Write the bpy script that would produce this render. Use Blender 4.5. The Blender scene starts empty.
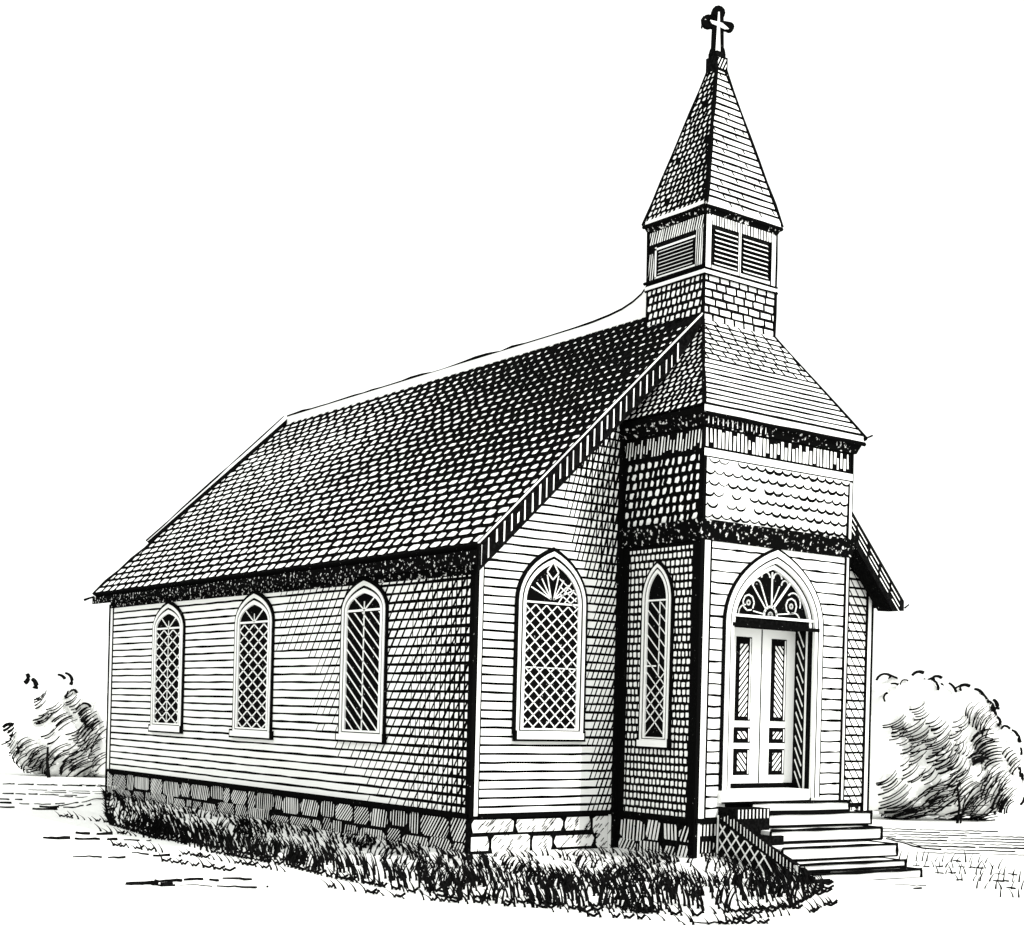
import bpy, bmesh, math, random
from mathutils import Vector, Matrix
random.seed(7)
R = random.uniform
S = bpy.context.scene
COL = S.collection

# ------------------------------------------------------------------ camera
TH, ROLL, F = 0.646, 0.025, 1438.7
H0, KX, KY, D0 = 709.02, -0.416, 1.411, 18.8
c, s = math.cos(TH), math.sin(TH)
cam_loc = Vector((-KX*c - D0*s, KX*s - D0*c, KY))
right = Vector((c, -s, 0)); fwd = Vector((s, c, 0)); up = Vector((0, 0, 1))
cr, sr = math.cos(ROLL), math.sin(ROLL)
ax = right*cr + up*sr
ay = up*cr - right*sr
M = Matrix((ax, ay, -fwd)).transposed().to_4x4(); M.translation = cam_loc
cd = bpy.data.cameras.new('camera'); cam = bpy.data.objects.new('camera', cd)
COL.objects.link(cam); cam.matrix_world = M
cd.sensor_width = 36; cd.lens = 36*F/1024; cd.clip_end = 5000; cd.clip_start = .1
off = H0-466.5
cd.shift_x = (off*sr)/1024; cd.shift_y = (off*cr)/1024
S.camera = cam

# ------------------------------------------------------------------ light
SUN = Vector((.42, -1.0, .86)).normalized()       # towards the sun
elev = math.asin(SUN.z); azim = math.atan2(SUN.x, SUN.y)
w = bpy.data.worlds.new('World'); S.world = w; w.use_nodes = True
nt = w.node_tree; nt.nodes.clear()
sky = nt.nodes.new('ShaderNodeTexSky'); sky.sky_type = 'NISHITA'; sky.sun_disc = False
sky.sun_elevation = elev; sky.sun_rotation = azim; sky.dust_density = 4; sky.air_density = 1
hs = nt.nodes.new('ShaderNodeHueSaturation'); hs.inputs['Saturation'].default_value = .06
mx = nt.nodes.new('ShaderNodeMix'); mx.data_type = 'RGBA'; mx.inputs['Factor'].default_value = .82
mx.inputs[7].default_value = (7.5, 7.65, 7.4, 1)     # bright thin overcast laid over the clear sky
bg = nt.nodes.new('ShaderNodeBackground'); bg.inputs['Strength'].default_value = .15
wo = nt.nodes.new('ShaderNodeOutputWorld')
nt.links.new(sky.outputs[0], hs.inputs['Color']); nt.links.new(hs.outputs[0], mx.inputs[6])
nt.links.new(mx.outputs[2], bg.inputs['Color']); nt.links.new(bg.outputs[0], wo.inputs[0])
sd = bpy.data.lights.new('sun', 'SUN'); sd.energy = 2.7; sd.angle = math.radians(.5); sd.color = (1, .985, .95)
so = bpy.data.objects.new('sun', sd); COL.objects.link(so)
so.rotation_euler = SUN.to_track_quat('Z', 'Y').to_euler(); so.location = (10, -20, 20)
S.view_settings.view_transform = 'Standard'; S.view_settings.look = 'None'
S.view_settings.exposure = 0.45; S.view_settings.gamma = 1

# ------------------------------------------------------------------ materials
def mat(name, base, alt, thr=.6, scale=60, rough=.85, soft=.03, grain=0.0):
    m = bpy.data.materials.new(name); m.use_nodes = True
    n = m.node_tree.nodes; l = m.node_tree.links; b = n['Principled BSDF']
    b.inputs['Roughness'].default_value = rough
    b.inputs['Specular IOR Level'].default_value = .0
    tc = n.new('ShaderNodeTexCoord'); no = n.new('ShaderNodeTexNoise')
    no.inputs['Scale'].default_value = scale; no.inputs['Detail'].default_value = 3
    rp = n.new('ShaderNodeValToRGB'); rp.color_ramp.elements[0].position = thr; rp.color_ramp.elements[1].position = thr+soft
    rp.color_ramp.elements[0].color = (*base, 1); rp.color_ramp.elements[1].color = (*alt, 1)
    l.new(tc.outputs['Object'], no.inputs['Vector']); l.new(no.outputs['Fac'], rp.inputs[0])
    l.new(rp.outputs[0], b.inputs['Base Color'])
    return m
WHITE = mat('white_paint', (.82,.825,.81), (.80,.80,.785), .5, 5, soft=.3)
INK = mat('black_ink_paint', (.003,.003,.003), (.55,.55,.54), .735, 30)
SPECKLED = mat('speckled_black_paint', (.003,.003,.003), (.6,.6,.59), .615, 19, soft=.03)  # speckled black, stands in for the darkness under the eaves
PITCH = mat('plain_black_paint', (.003,.003,.003), (.006,.006,.006), .5, 20)
STONE = mat('pale_stone', (.80,.80,.785), (.05,.05,.05), .70, 14, soft=.04)
EARTH = mat('pale_ground', (.84,.845,.83), (.80,.80,.785), .5, .8, soft=.3)
GLASS = mat('dark_window_glass', (.003,.003,.003), (.5,.5,.5), .70, 30)
LEAF = mat('pale_foliage', (.82,.825,.81), (.79,.79,.775), .5, 3, soft=.3)
MATS = [WHITE, INK, SPECKLED, STONE, EARTH, GLASS, LEAF, PITCH]
W_, K_, SO, ST, EA, GL, LF, PI_ = range(8)

# ------------------------------------------------------------------ mesh builder
class MB:
    def __init__(self): self.v = []; self.f = []; self.m = []
    def face(self, pts, m):
        i = len(self.v); self.v += [tuple(p) for p in pts]; self.f.append(tuple(range(i, i+len(pts)))); self.m.append(m)
    def prism(self, front, back, mf, ms=None, mb=None):
        n = len(front); ms = mf if ms is None else ms
        i = len(self.v); self.v += [tuple(p) for p in front] + [tuple(p) for p in back]
        self.f.append(tuple(range(i, i+n))); self.m.append(mf)
        self.f.append(tuple(i+n+k for k in reversed(range(n)))); self.m.append(ms if mb is None else mb)
        for k in range(n):
            k2 = (k+1) % n
            self.f.append((i+k, i+n+k, i+n+k2, i+k2)); self.m.append(ms)
    def box(self, x0, x1, y0, y1, z0, z1, m):
        a = [(x0,y0,z0),(x1,y0,z0),(x1,y1,z0),(x0,y1,z0)]; b = [(x,y,z1) for x,y,_ in a]
        self.prism(b, a, m)
    def tube(self, pts, r, m, n=5, r2=None):
        pts = [Vector(p) for p in pts]; rings = []
        for i, p in enumerate(pts):
            d = (pts[min(i+1, len(pts)-1)] - pts[max(i-1, 0)]).normalized()
            a = d.cross(Vector((0,0,1)));  a = a.normalized() if a.length > .05 else Vector((1,0,0))
            b = d.cross(a).normalized()
            t = i/(len(pts)-1); rr = (r if r2 is None else r+(r2-r)*t)
            i0 = len(self.v); rings.append(i0)
            for k in range(n):
                q = 2*math.pi*k/n; self.v.append(tuple(p + (a*math.cos(q)+b*math.sin(q))*rr))
        for a, b in zip(rings, rings[1:]):
            for k in range(n):
                k2 = (k+1) % n; self.f.append((a+k, a+k2, b+k2, b+k)); self.m.append(m)
        self.f.append(tuple(rings[0]+k for k in reversed(range(n)))); self.m.append(m)
        self.f.append(tuple(rings[-1]+k for k in range(n))); self.m.append(m)
    def line(self, p, q, r, m, wob=.25, seg=.35):
        """a straight rod with an uneven, hand-worn thickness"""
        p = Vector(p); q = Vector(q); L = (q-p).length; n = max(2, int(L/seg)); 
        pts = [p.lerp(q, i/n) for i in range(n+1)]
        d = (q-p).normalized(); a = d.cross(Vector((0,0,1))); a = a.normalized() if a.length > .05 else Vector((1,0,0)); b = d.cross(a)
        rings = []
        for t in pts:
            rr = r*(1+R(-wob, wob)); o = (a*R(-1,1)+b*R(-1,1))*r*wob*.4
            rings.append(len(self.v))
            for k in range(5):
                g = 2*math.pi*k/5; self.v.append(tuple(t+o+(a*math.cos(g)+b*math.sin(g))*rr))
        for x, y in zip(rings, rings[1:]):
            for k in range(5):
                k2 = (k+1) % 5; self.f.append((x+k, x+k2, y+k2, y+k)); self.m.append(m)
    def build(self, name, parent=None, smooth=False):
        me = bpy.data.meshes.new(name); me.from_pydata(self.v, [], self.f)
        used = sorted(set(self.m)); 
        for u in used: me.materials.append(MATS[u])
        me.polygons.foreach_set('material_index', [used.index(x) for x in self.m])
        if smooth: me.polygons.foreach_set('use_smooth', [True]*len(self.f))
        me.update()
        o = bpy.data.objects.new(name, me); COL.objects.link(o)
        if parent is not None:
            o.parent = parent; o.matrix_parent_inverse = world_of(parent).inverted()
        return o
def world_of(o):
    return Matrix.Translation(o.location) if o.parent is None else Matrix.Identity(4)
def tag(o, label=None, cat=None, group=None, kind=None):
    for k, v in (('label', label), ('category', cat), ('group', group), ('kind', kind)):
        if v: o[k] = v
    return o
def empty(name, loc):
    o = bpy.data.objects.new(name, None); COL.objects.link(o); o.location = loc; return o

class Pl:                                   # a plane: origin, axis a, axis b, outward normal
    def __init__(self, o, a, b, n=None):
        self.o = Vector(o); self.a = Vector(a).normalized(); self.b = Vector(b).normalized()
        self.n = Vector(n).normalized() if n is not None else self.a.cross(self.b).normalized()
    def p(self, s_, t_, d=0): return self.o + self.a*s_ + self.b*t_ + self.n*d

def area(P):
    return .5*sum(P[i][0]*P[(i+1)%len(P)][1]-P[(i+1)%len(P)][0]*P[i][1] for i in range(len(P)))
def clip(poly, region):
    if area(region) < 0: region = region[::-1]
    out = poly
    for i in range(len(region)):
        ax_, ay_ = region[i]; bx, by = region[(i+1) % len(region)]
        def side(p): return (bx-ax_)*(p[1]-ay_)-(by-ay_)*(p[0]-ax_)
        src, out = out, []
        for j in range(len(src)):
            p, q = src[j], src[(j+1) % len(src)]; sp, sq = side(p), side(q)
            if sp >= 0: out.append(p)
            if (sp >= 0) != (sq >= 0):
                t = sp/(sp-sq); out.append((p[0]+(q[0]-p[0])*t, p[1]+(q[1]-p[1])*t))
        if len(out) < 3: return None
    if abs(area(out)) < 2e-5: return None
    return out
def plate(mb, pl, poly, d, th, m, ms=None):
    """a flat piece lying on plane pl, front face at height d, th thick"""
    if poly is None: return
    mb.prism([pl.p(x, y, d) for x, y in poly], [pl.p(x, y, d-th) for x, y in poly], m, K_ if ms is None else ms)
def arch(s0, s1, t0, ts, ta, n=9):
    """outline of a pointed opening: up the right side, over the point, down the left"""
    cx = (s0+s1)/2; h = (s1-s0)/2; hh = ta-ts
    P = [(s0, t0), (s1, t0)]
    def prof(k):                              # pointed arch: x 1..0, y 0..1
        a = k*math.radians(64); r = 1/(1-math.cos(math.radians(64)))
        return (1-(1-math.cos(a))*r, math.sin(a)/math.sin(math.radians(64)))
    for k in range(n+1):
        x, y = prof(k/n); P.append((cx+h*x, ts+hh*y))
    for k in range(n-1, -1, -1):
        x, y = prof(k/n); P.append((cx-h*x, ts+hh*y))
    return P
def arch_height(x, s0, s1, ts, ta):
    P = arch(s0, s1, 0, ts, ta, 20)[2:]
    for (a, b), (c_, d) in zip(P, P[1:]):
        if min(a, c_) <= x <= max(a, c_) and abs(a-c_) > 1e-9: return b+(d-b)*(x-a)/(c_-a)
    return ts
def ring(mb, pl, outer, inner, d, th, m, ms=None):
    n = len(outer)
    for i in range(n):
        j = (i+1) % n
        plate(mb, pl, [outer[i], outer[j], inner[j], inner[i]], d, th, m, ms)

# ------------------------------------------------------------------ siding generators
def boards(mb, pl, region, t0, t1, rows, s0, s1, gap=.3, d=.012, seg=.3, hole=None, jit=.08, gapf=None, cut=None):
    """lapped boards with a dark open joint under each; cut(s, t) -> True drops a bit of board end"""
    h = (t1-t0)/rows
    for k in range(rows):
        a = t0+k*h; n = max(1, int((s1-s0)/seg)); L = (s1-s0)/n
        e = [(R(-jit, jit)*h, R(-jit, jit)*h) for _ in range(n+1)]
        for i in range(n):
            x0 = s0+i*L; x1 = x0+L
            if hole and hole((x0+x1)/2, a+h/2): continue
            def g(x): return (gapf(x, a) if gapf else gap)*h/2
            q = [(x0, a+g(x0)+e[i][0]), (x1, a+g(x1)+e[i+1][0]), (x1, a+h-g(x1)+e[i+1][1]), (x0, a+h-g(x0)+e[i][1])]
            plate(mb, pl, clip(q, region), d, .008, W_)
def shingles(mb, pl, region, t0, t1, rows, s0, s1, wide, gap, jgap, d=.012, slant=0., offs=.5, jit=.12, chop=.25, cont=0., skip=0., hole=None, mtl=W_, rowf=None):
    """separate shingles; wide/gap/jgap may be functions of (s, t). cont shifts every row so gaps run on as one slanting line"""
    F_ = lambda v, x, y: v(x, y) if callable(v) else v
    h = (t1-t0)/rows
    for k in range(rows):
        a = t0+k*h
        x = s0 - (k % 2)*offs*F_(wide, s0, a) - abs(slant)*h + (k*h*cont) % max(F_(wide, s0, a), .01) - F_(wide, s0, a)
        while x < s1:
            wd = F_(wide, x, a); ww = wd*(1+R(-jit, jit))
            if cont: ww = wd
            g = F_(gap, x, a)*h/2; jg = F_(jgap, x, a)*wd/2
            x0, x1 = x+jg, x+ww-jg; y0, y1 = a+g, a+h-g
            if x1 > x0+.004 and y1 > y0+.003 and R(0, 1) >= skip and not (hole and hole((x0+x1)/2, a+h/2)):
                cx_, cy_ = chop*(x1-x0), chop*(y1-y0)
                P = [(x0+cx_, y0), (x1-cx_, y0), (x1, y0+cy_), (x1, y1-cy_), (x1-cx_, y1), (x0+cx_, y1), (x0, y1-cy_), (x0, y0+cy_)]
                P = [(px+slant*(py-a)+R(-1,1)*jit*.22*min(wd, h), py+R(-1,1)*jit*.3*h) for px, py in P]
                plate(mb, pl, clip(P, region), d, .008, mtl)
            x += ww
def shade_strokes(mb, pl, region, t0, t1, rows, s0, s1, pitch, slant, width, on, d=.0135, wob=.10):
    """dark strokes laid over whole boards as hatched shade; they step up row by row along a slant"""
    h = (t1-t0)/rows; x = s0-abs(slant)*(t1-t0); k = 0
    while x < s1+abs(slant)*(t1-t0):
        o_ = R(-.5,.5)*wob*pitch
        for r in range(rows):
            a = t0+r*h; xa = x+slant*(a-t0)+o_; xb = xa+slant*h
            if not (s0 <= xa <= s1) or not on(xa, a): continue
            w_ = width(xa, a)*R(.7,1.25)
            plate(mb, pl, clip([(xa-w_/2, a-.004), (xa+w_/2, a-.004), (xb+w_*.42, a+h), (xb-w_*.42, a+h)], region), d, .003, K_)
        x += pitch*(1+R(-wob,wob)*.4)
def hatch(mb, pl, region, s0, s1, t0, t1, pitch, fill=.5, slant=0., d=.012, mtl=W_, jit=.2, broken=0.):
    """a row of thin upright battens (leaning by slant) on a dark backing"""
    x = s0 - abs(slant)*(t1-t0)
    while x < s1+abs(slant)*(t1-t0):
        wd = pitch*fill*(1+R(-jit, jit)); y0, y1 = t0, t1
        if broken and R(0,1) < broken: y0 += R(0, .4)*(t1-t0)
        if broken and R(0,1) < broken: y1 -= R(0, .4)*(t1-t0)
        q = [(x+slant*(y0-t0), y0), (x+wd+slant*(y0-t0), y0), (x+wd*R(.6,1.2)+slant*(y1-t0), y1), (x+slant*(y1-t0), y1)]
        plate(mb, pl, clip(q, region), d, .008, mtl)
        x += pitch*(1+R(-jit, jit)*.5)
def rect(s0, s1, t0, t1): return [(s0,t0),(s1,t0),(s1,t1),(s0,t1)]

# ================================================================== THE CHURCH
Wn, Ln, Hn, FN = 7.98, 12.48, 3.30, .72
U1, U2, PJ = 2.513, 5.493, 1.555
OV, EV = .40, .292
RZ, EZ = 7.54, 3.50
church = empty('church', (Wn/2, 5.5, -.5))
tag(church, 'small white clapboard country church with shingled roof, square front tower and cross-topped spire', 'church')

side = Pl((0,0,0), (0,1,0), (0,0,1), (-1,0,0))
front = Pl((0,0,0), (1,0,0), (0,0,1), (0,-1,0))
tleft = Pl((U1,0,0), (0,-1,0), (0,0,1), (-1,0,0))         # s = distance out from the nave
tfront = Pl((0,-PJ,0), (1,0,0), (0,0,1), (0,-1,0))

# ---- side wall
mb = MB()
plate(mb, side, rect(0.004, Ln, 0, Hn+.15), 0, .15, K_)
rows = 26; reg = rect(.12, Ln-.16, .03, 3.22)
def gapf(x, t): return .27 + .10*max(0, 1-x/2.6)  # gaps open towards the corner, shade built into the board shape
boards(mb, side, reg, 0.0, 3.25, rows, .1, Ln, gapf=gapf, seg=.3, jit=.045)
def edge(t): return (2.5+1.7*(t/1.2)**.8 if t < 1.2 else 4.6+.35*math.sin(t*3)) if t < 2.2 else 5.55
shade_strokes(mb, side, reg, 0, 3.25, rows, .1, 6.5, .19, -.75, lambda x, t: .022+.034*max(0, min(1, (edge(t)-x)/4.2)), lambda x, t: x < edge(t)+R(-.5,.2))  # slanting hatch for shade, heavier near the corner
shade_strokes(mb, side, reg, 0, 3.25, rows, .1, 1.5, .115, .0, lambda x, t: .018+.035*max(0, 1-x/1.1), lambda x, t: x < 1.7+R(-.6,.4))
# corner boards
plate(mb, side, rect(Ln-.13, Ln-.03, 0, 3.22), .03, .03, W_)
mb.line((-.02, Ln+.01, -.5), (-.02, Ln+.01, 3.3), .028, K_)
# frieze board, black for the darkness under the eave, and water table
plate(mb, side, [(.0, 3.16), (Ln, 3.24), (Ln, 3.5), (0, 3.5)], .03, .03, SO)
plate(mb, side, rect(0, Ln, -.035, .02), .05, .05, K_)
mb.build('side_wall', church)

# ---- far side and back
mb = MB()
bk = Pl((Wn,0,0), (0,1,0), (0,0,1), (1,0,0))
plate(mb, bk, rect(0.004, Ln, 0, Hn+.1), 0, .15, K_); boards(mb, bk, rect(.05, Ln-.05, .03, 3.2), 0, 3.25, 26, .05, Ln-.05)
rear = Pl((0,Ln,0), (1,0,0), (0,0,1), (0,1,0))
plate(mb, rear, [(0.16,0),(Wn-.16,0),(Wn-.16,Hn+.2),(Wn/2,RZ-.2),(.16,Hn+.2)], 0, .15, K_)
boards(mb, rear, [(.03,0.03),(Wn-.03,0.03),(Wn-.03,Hn),(Wn/2,RZ-.25),(.03,Hn)], 0, 7.28, 58, .03, Wn-.03, seg=.6)
mb.build('rear_wall', church)

# ---- nave front wall
slope = (RZ-EZ)/(Wn/2+EV)
def rake(u): return EZ+slope*(u+EV)
mb = MB()
mb.prism([(0,0,0),(Wn,0,0),(Wn,0,Hn+.1),(Wn/2,0,RZ-.3),(0,0,Hn+.1)], [(0,.15,0),(Wn,.15,0),(Wn,.15,Hn+.1),(Wn/2,.15,RZ-.3),(0,.15,Hn+.1)], K_)
reg = [(.10,.03),(U1-.10,.03),(U1-.10,5.72),(.10,rake(.1)-.3)]
boards(mb, front, reg, 0, 3.25, 28, .08, U1-.05, gap=.27, seg=.26, jit=.045)
boards(mb, front, reg, 3.25, 5.8, 22, .08, U1-.05, gap=.27, seg=.2, jit=.045)
def fe(t): return 1.98-.04*t if t < 2.9 else 1.9-(t-2.9)*.34  # limit of the hatched shade drawn beside the tower
shade_strokes(mb, front, reg, 0, 3.25, 28, 1.2, U1, .085, .42, lambda x, t: .020+.02*max(0, (x-1.9)/.6), lambda x, t: x > fe(t)+R(-.08,.14))
shade_strokes(mb, front, reg, 3.25, 5.8, 22, .5, U1, .085, .30, lambda x, t: .022+.022*max(0, x-1.5), lambda x, t: x > fe(t)+R(-.15,.12))
shade_strokes(mb, front, reg, 3.25, 5.8, 22, 1.2, U1, .10, .0, lambda x, t: .030, lambda x, t: x > fe(t)+.35+R(-.1,.12))
# right of the tower
reg = [(U2+.02,.03),(Wn-.16,.03),(Wn-.16,3.5),(U2+.3,5.2),(U2+.02,5.2)]
shingles(mb, front, reg, 0, 5.2, 37, U2, Wn, .16, .26, .2, slant=-.8, offs=0, jit=.1, chop=.05, cont=-.8)
# corner boards
plate(mb, front, rect(.015, .075, 0, 3.45), .03, .03, W_)
plate(mb, front, rect(.075, .10, 0, 3.45), .025, .025, K_)
plate(mb, front, rect(-.05, .015, -.02, 3.45), .022, .05, K_)
plate(mb, side, rect(.0, .13, -.03, 3.3), .016, .02, K_)
plate(mb, front, rect(U1-.11, U1, 0, 5.3), .02, .02, K_)
plate(mb, front, rect(Wn-.115, Wn-.035, -.5, 3.6), .03, .03, W_)
plate(mb, front, rect(Wn-.155, Wn-.115, -.5, 3.6), .032, .032, K_)
plate(mb, front, rect(Wn-.035, Wn+.02, -.5, 3.6), .032, .05, K_)
plate(mb, front, rect(.1, U1, -.03, .012), .045, .045, K_)
mb.build('front_wall', church)

# ---- foundation
def stones(mb, pl, s0, s1, t0, t1, rows, wid, fill, slant, mtl=ST, plain=False):
    """rough field stones of uneven size, cut by dark grooves that carry shade unless plain"""
    h = (t1-t0)/rows
    for k in range(rows):
        x = s0+R(-.1, 0)
        while x < s1-.02:
            wd = wid*R(.45, 1.5); dy = R(-.05, .05) if 0 < k else 0
            y0 = t0+k*h+.012+dy; y1 = t0+(k+1)*h-.012+R(-.05,.04)
            if k == rows-1: y1 = t1-R(0,.03)
            c_ = .08 if plain else .2
            q = [(x+.02+wd*c_*R(.2,1),y0),(x+wd-.02-wd*c_*R(.2,1),y0),(x+wd-.02,y0+h*R(.15,.4)),(x+wd-.02,y1-h*R(.1,.35)),(x+wd-.03-wd*c_*R(.1,.8),y1),(x+.03+wd*c_*R(.1,.8),y1),(x+.02,y1-h*R(.1,.35)),(x+.02,y0+h*R(.15,.4))]
            q = clip(q, rect(s0, s1, t0-.1, t1))
            d_ = .014+R(0,.02)
            if q:
                if plain: plate(mb, pl, q, d_, d_, mtl)
                else: hatch(mb, pl, q, x, x+wd, y0-.02, y1+.02, .068, fill*R(.75,1.25), slant*R(-.2,2.0), d_, mtl)
            x += wd
mb = MB()
mb.box(.012, Wn-.012, .012, Ln-.012, -1.0, -.001, PI_)
mb.box(U1+.012, U2-.012, -PJ+.012, .1, -1.0, -.001, PI_)
fs = Pl((.012,0,0), (0,1,0), (0,0,1), (-1,0,0)); ff = Pl((0,.012,0), (1,0,0), (0,0,1), (0,-1,0))
ftl = Pl((U1+.012,0,0), (0,-1,0), (0,0,1), (-1,0,0)); ftf = Pl((0,-PJ+.012,0), (1,0,0), (0,0,1), (0,-1,0))
stones(mb, fs, .12, Ln, -.60, -.045, 2, .55, .42, -.6)
stones(mb, ff, .0, U1-.1, -.72, -.04, 3, .62, .6, .4, plain=True)
for i in range(120):                          # chisel marks in the sunny stones
    x = R(1.1, 2.35) if i > 40 else R(0.05, 1); y = R(-.5, -.08)
    plate(mb, ff, [(x,y),(x+.012,y),(x+.07,y+.055),(x+.055,y+.055)], .038, .004, K_)
stones(mb, ftl, .08, PJ-.08, -.62, -.06, 2, .5, .62, .45)
stones(mb, ftf, U1+.08, U2, -.62, -.04, 3, .4, .35, .2)
stones(mb, Pl((0,.012,0), (1,0,0), (0,0,1), (0,-1,0)), U2, Wn, -.62, -.04, 3, .4, .7, .3)
plate(mb, ff, rect(U1-.11, U1, -.7, -.01), .025, .02, K_); plate(mb, ff, rect(U1-.16, U1-.11, -.6, -.03), .03, .02, W_)
plate(mb, ftf, rect(U1+.03, U1+.10, -.62, -.0), .03, .03, W_)
mb.build('foundation', church)

# ---- roof
roof = MB()
rl = math.hypot(Wn/2+EV, RZ-EZ)
Rl = Pl((-EV, -OV, EZ), (0,1,0), (Wn/2+EV, 0, RZ-EZ)); Rl.n = Vector((-(RZ-EZ), 0, Wn/2+EV)).normalized()
EZR = 3.30; RU = Wn+EV
Rr = Pl((RU, -OV, EZR), (0,1,0), (-(Wn/2+EV), 0, RZ-EZR)); Rr.n = Vector((RZ-EZR, 0, Wn/2+EV)).normalized()
rr_ = math.hypot(Wn/2+EV, RZ-EZR); LR = Ln+EV+OV-.05
sN = rl*(3.56+EV)/(Wn/2+EV); sM = rr_*(RU-5.13)/(Wn/2+EV)      # the slopes stop against the tower shaft
plate(roof, Rl, rect(0, LR, 0, sN), 0, .10, PI_); plate(roof, Rl, rect(.55, LR, sN, rl), 0, .10, PI_)
plate(roof, Rr, rect(0, LR, 0, sM), 0, .10, PI_); plate(roof, Rr, rect(.55, LR, sM, rr_), 0, .10, PI_)
def nL(x, t): return x < .62 and t > sN-.2
def nR(x, t): return x < .62 and t > sM-.2
def rg(x, t):                                 # gaps widen towards ridge and tower, shade built into the shape
    k = max(0, (t-4.2)/1.7)*.45 + max(0, (8.5-x)/8.5)*max(0, (t-.4)/5.1)*1.75
    return k
TR = 29
shingles(roof, Rl, rect(.03, LR-.06, .03, rl-.06), 0, rl, TR, 0, LR,
         lambda x, t: (.35 if x > 8 else .25+.10*x/8) - .10*min(1,rg(x,t)), lambda x, t: .38+.34*min(1,rg(x,t))+R(-.04,.08), lambda x, t: .28+.42*min(1,rg(x,t))+R(-.05,.08), d=.014, slant=.22, offs=.5, jit=.22, chop=.18, hole=nL)
shingles(roof, Rr, rect(.03, LR-.06, .03, rr_-.06), 0, rr_, TR, 0, LR, .36, .3, .2, d=.014, slant=0, offs=.5, jit=.14, chop=.2, hole=nR)
roof_o = roof.build('roof', church)
# ridge cap
mb = MB()
mb.box(Wn/2-.07, Wn/2+.07, .3, LR-OV+.02, RZ-.05, RZ+.10, W_)
mb.line((Wn/2, 4.3, RZ+.12), (Wn/2, LR-OV+.02, RZ+.12), .042, K_, wob=.5)
cv = [(Wn/2-.02, y, z) for y, z in ((4.4,RZ+.12),(3.6,RZ+.12),(3.0,RZ+.125),(2.5,RZ+.14),(2.1,RZ+.165),(1.8,RZ+.20),(1.55,RZ+.26),(1.35,RZ+.34),(1.2,RZ+.46),(1.12,RZ+.62))]
mb.tube(cv, .024, K_)
fl = [(a[1], a[2]) for a in cv]                 # the swept metal flashing under that curve
mb.prism([(Wn/2-.03, y, z-.01) for y, z in fl] + [(Wn/2-.03, .9, RZ+.6), (Wn/2-.03, .9, RZ), (Wn/2-.03, 4.4, RZ)],
         [(Wn/2+.03, y, z-.01) for y, z in fl] + [(Wn/2+.03, .9, RZ+.6), (Wn/2+.03, .9, RZ), (Wn/2+.03, 4.4, RZ)], W_)
mb.build('ridge_cap', roof_o)
# verges and fascia
mb = MB()
mb.line(Rl.p(LR+.01, 0, 0), Rl.p(LR+.01, rl, 0), .045, K_, wob=.4)
mb.line(Rl.p(LR+.03, 1.6, .10), Rl.p(LR+.03, rl, .16), .016, K_, wob=.5)
plate(mb, Rl, rect(LR-.05, LR+.02, 1.6, rl), .09, .08, W_)
mb.build('verge_board', roof_o)
mb = MB(); mb.line(Rl.p(-.02, 0, .015), Rl.p(-.02, sN, .015), .012, W_); mb.build('verge_board', roof_o)
mb = MB()
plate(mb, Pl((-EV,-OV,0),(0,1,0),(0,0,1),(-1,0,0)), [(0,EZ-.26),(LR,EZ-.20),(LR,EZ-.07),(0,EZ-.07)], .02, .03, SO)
mb.prism([(-EV,-OV,EZ-.18),(0.04,-OV,EZ-.18),(0.04,LR-OV,EZ-.14),(-EV,LR-OV,EZ-.14)], [(-EV,-OV,EZ-.16),(0.04,-OV,EZ-.16),(0.04,LR-OV,EZ-.12),(-EV,LR-OV,EZ-.12)], PI_)
for y, z in ((LR-OV+.05, EZ-.05),): mb.line((-EV,y-.1,z), (-EV-.15,y+.05,z-.07), .02, K_, wob=.4)
mb.build('eave_board', roof_o)
# rake boards (front)
mb = MB()
RB = Pl((-EV, -OV-.02, EZ), (Wn/2+EV, 0, RZ-EZ), (0,0,1), (0,-1,0))   # sheared frame: s along slope, t upright
rl_ = sN-.04; rr2 = sM-.04
plate(mb, RB, rect(0, rl_, -.36, .03), 0, .04, PI_)
plate(mb, RB, rect(0, rl_, .008, .03), .012, .01, W_)
hatch(mb, RB, rect(.05, rl_-.5, -.30, -.045), .02, rl_-.3, -.31, -.04, .155, .20, 0, .012, W_, jit=.25, broken=.4)
mb.build('rake_board', roof_o)
mb = MB()
RB2 = Pl((RU, -OV-.02, EZR), (-(Wn/2+EV), 0, RZ-EZR), (0,0,1), (0,-1,0))
plate(mb, RB2, [(0,-.13),(.40,-.42),(rr2,-.42),(rr2,.03),(0,.03)], 0, .3, PI_)
for t_ in (-.10, -.20, -.29):
    for k in range(8):
        x = .15+k*.4+R(0,.06); plate(mb, RB2, [(x,t_),(x+R(.25,.36),t_),(x+R(.25,.36),t_+.028),(x,t_+.024)], .012, .01, W_)
mb.line((RU+.02,-OV-.02,EZR-.08),(RU+.10,-OV-.04,EZR-.02),.014,K_)
mb.build('rake_board', roof_o)

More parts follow.
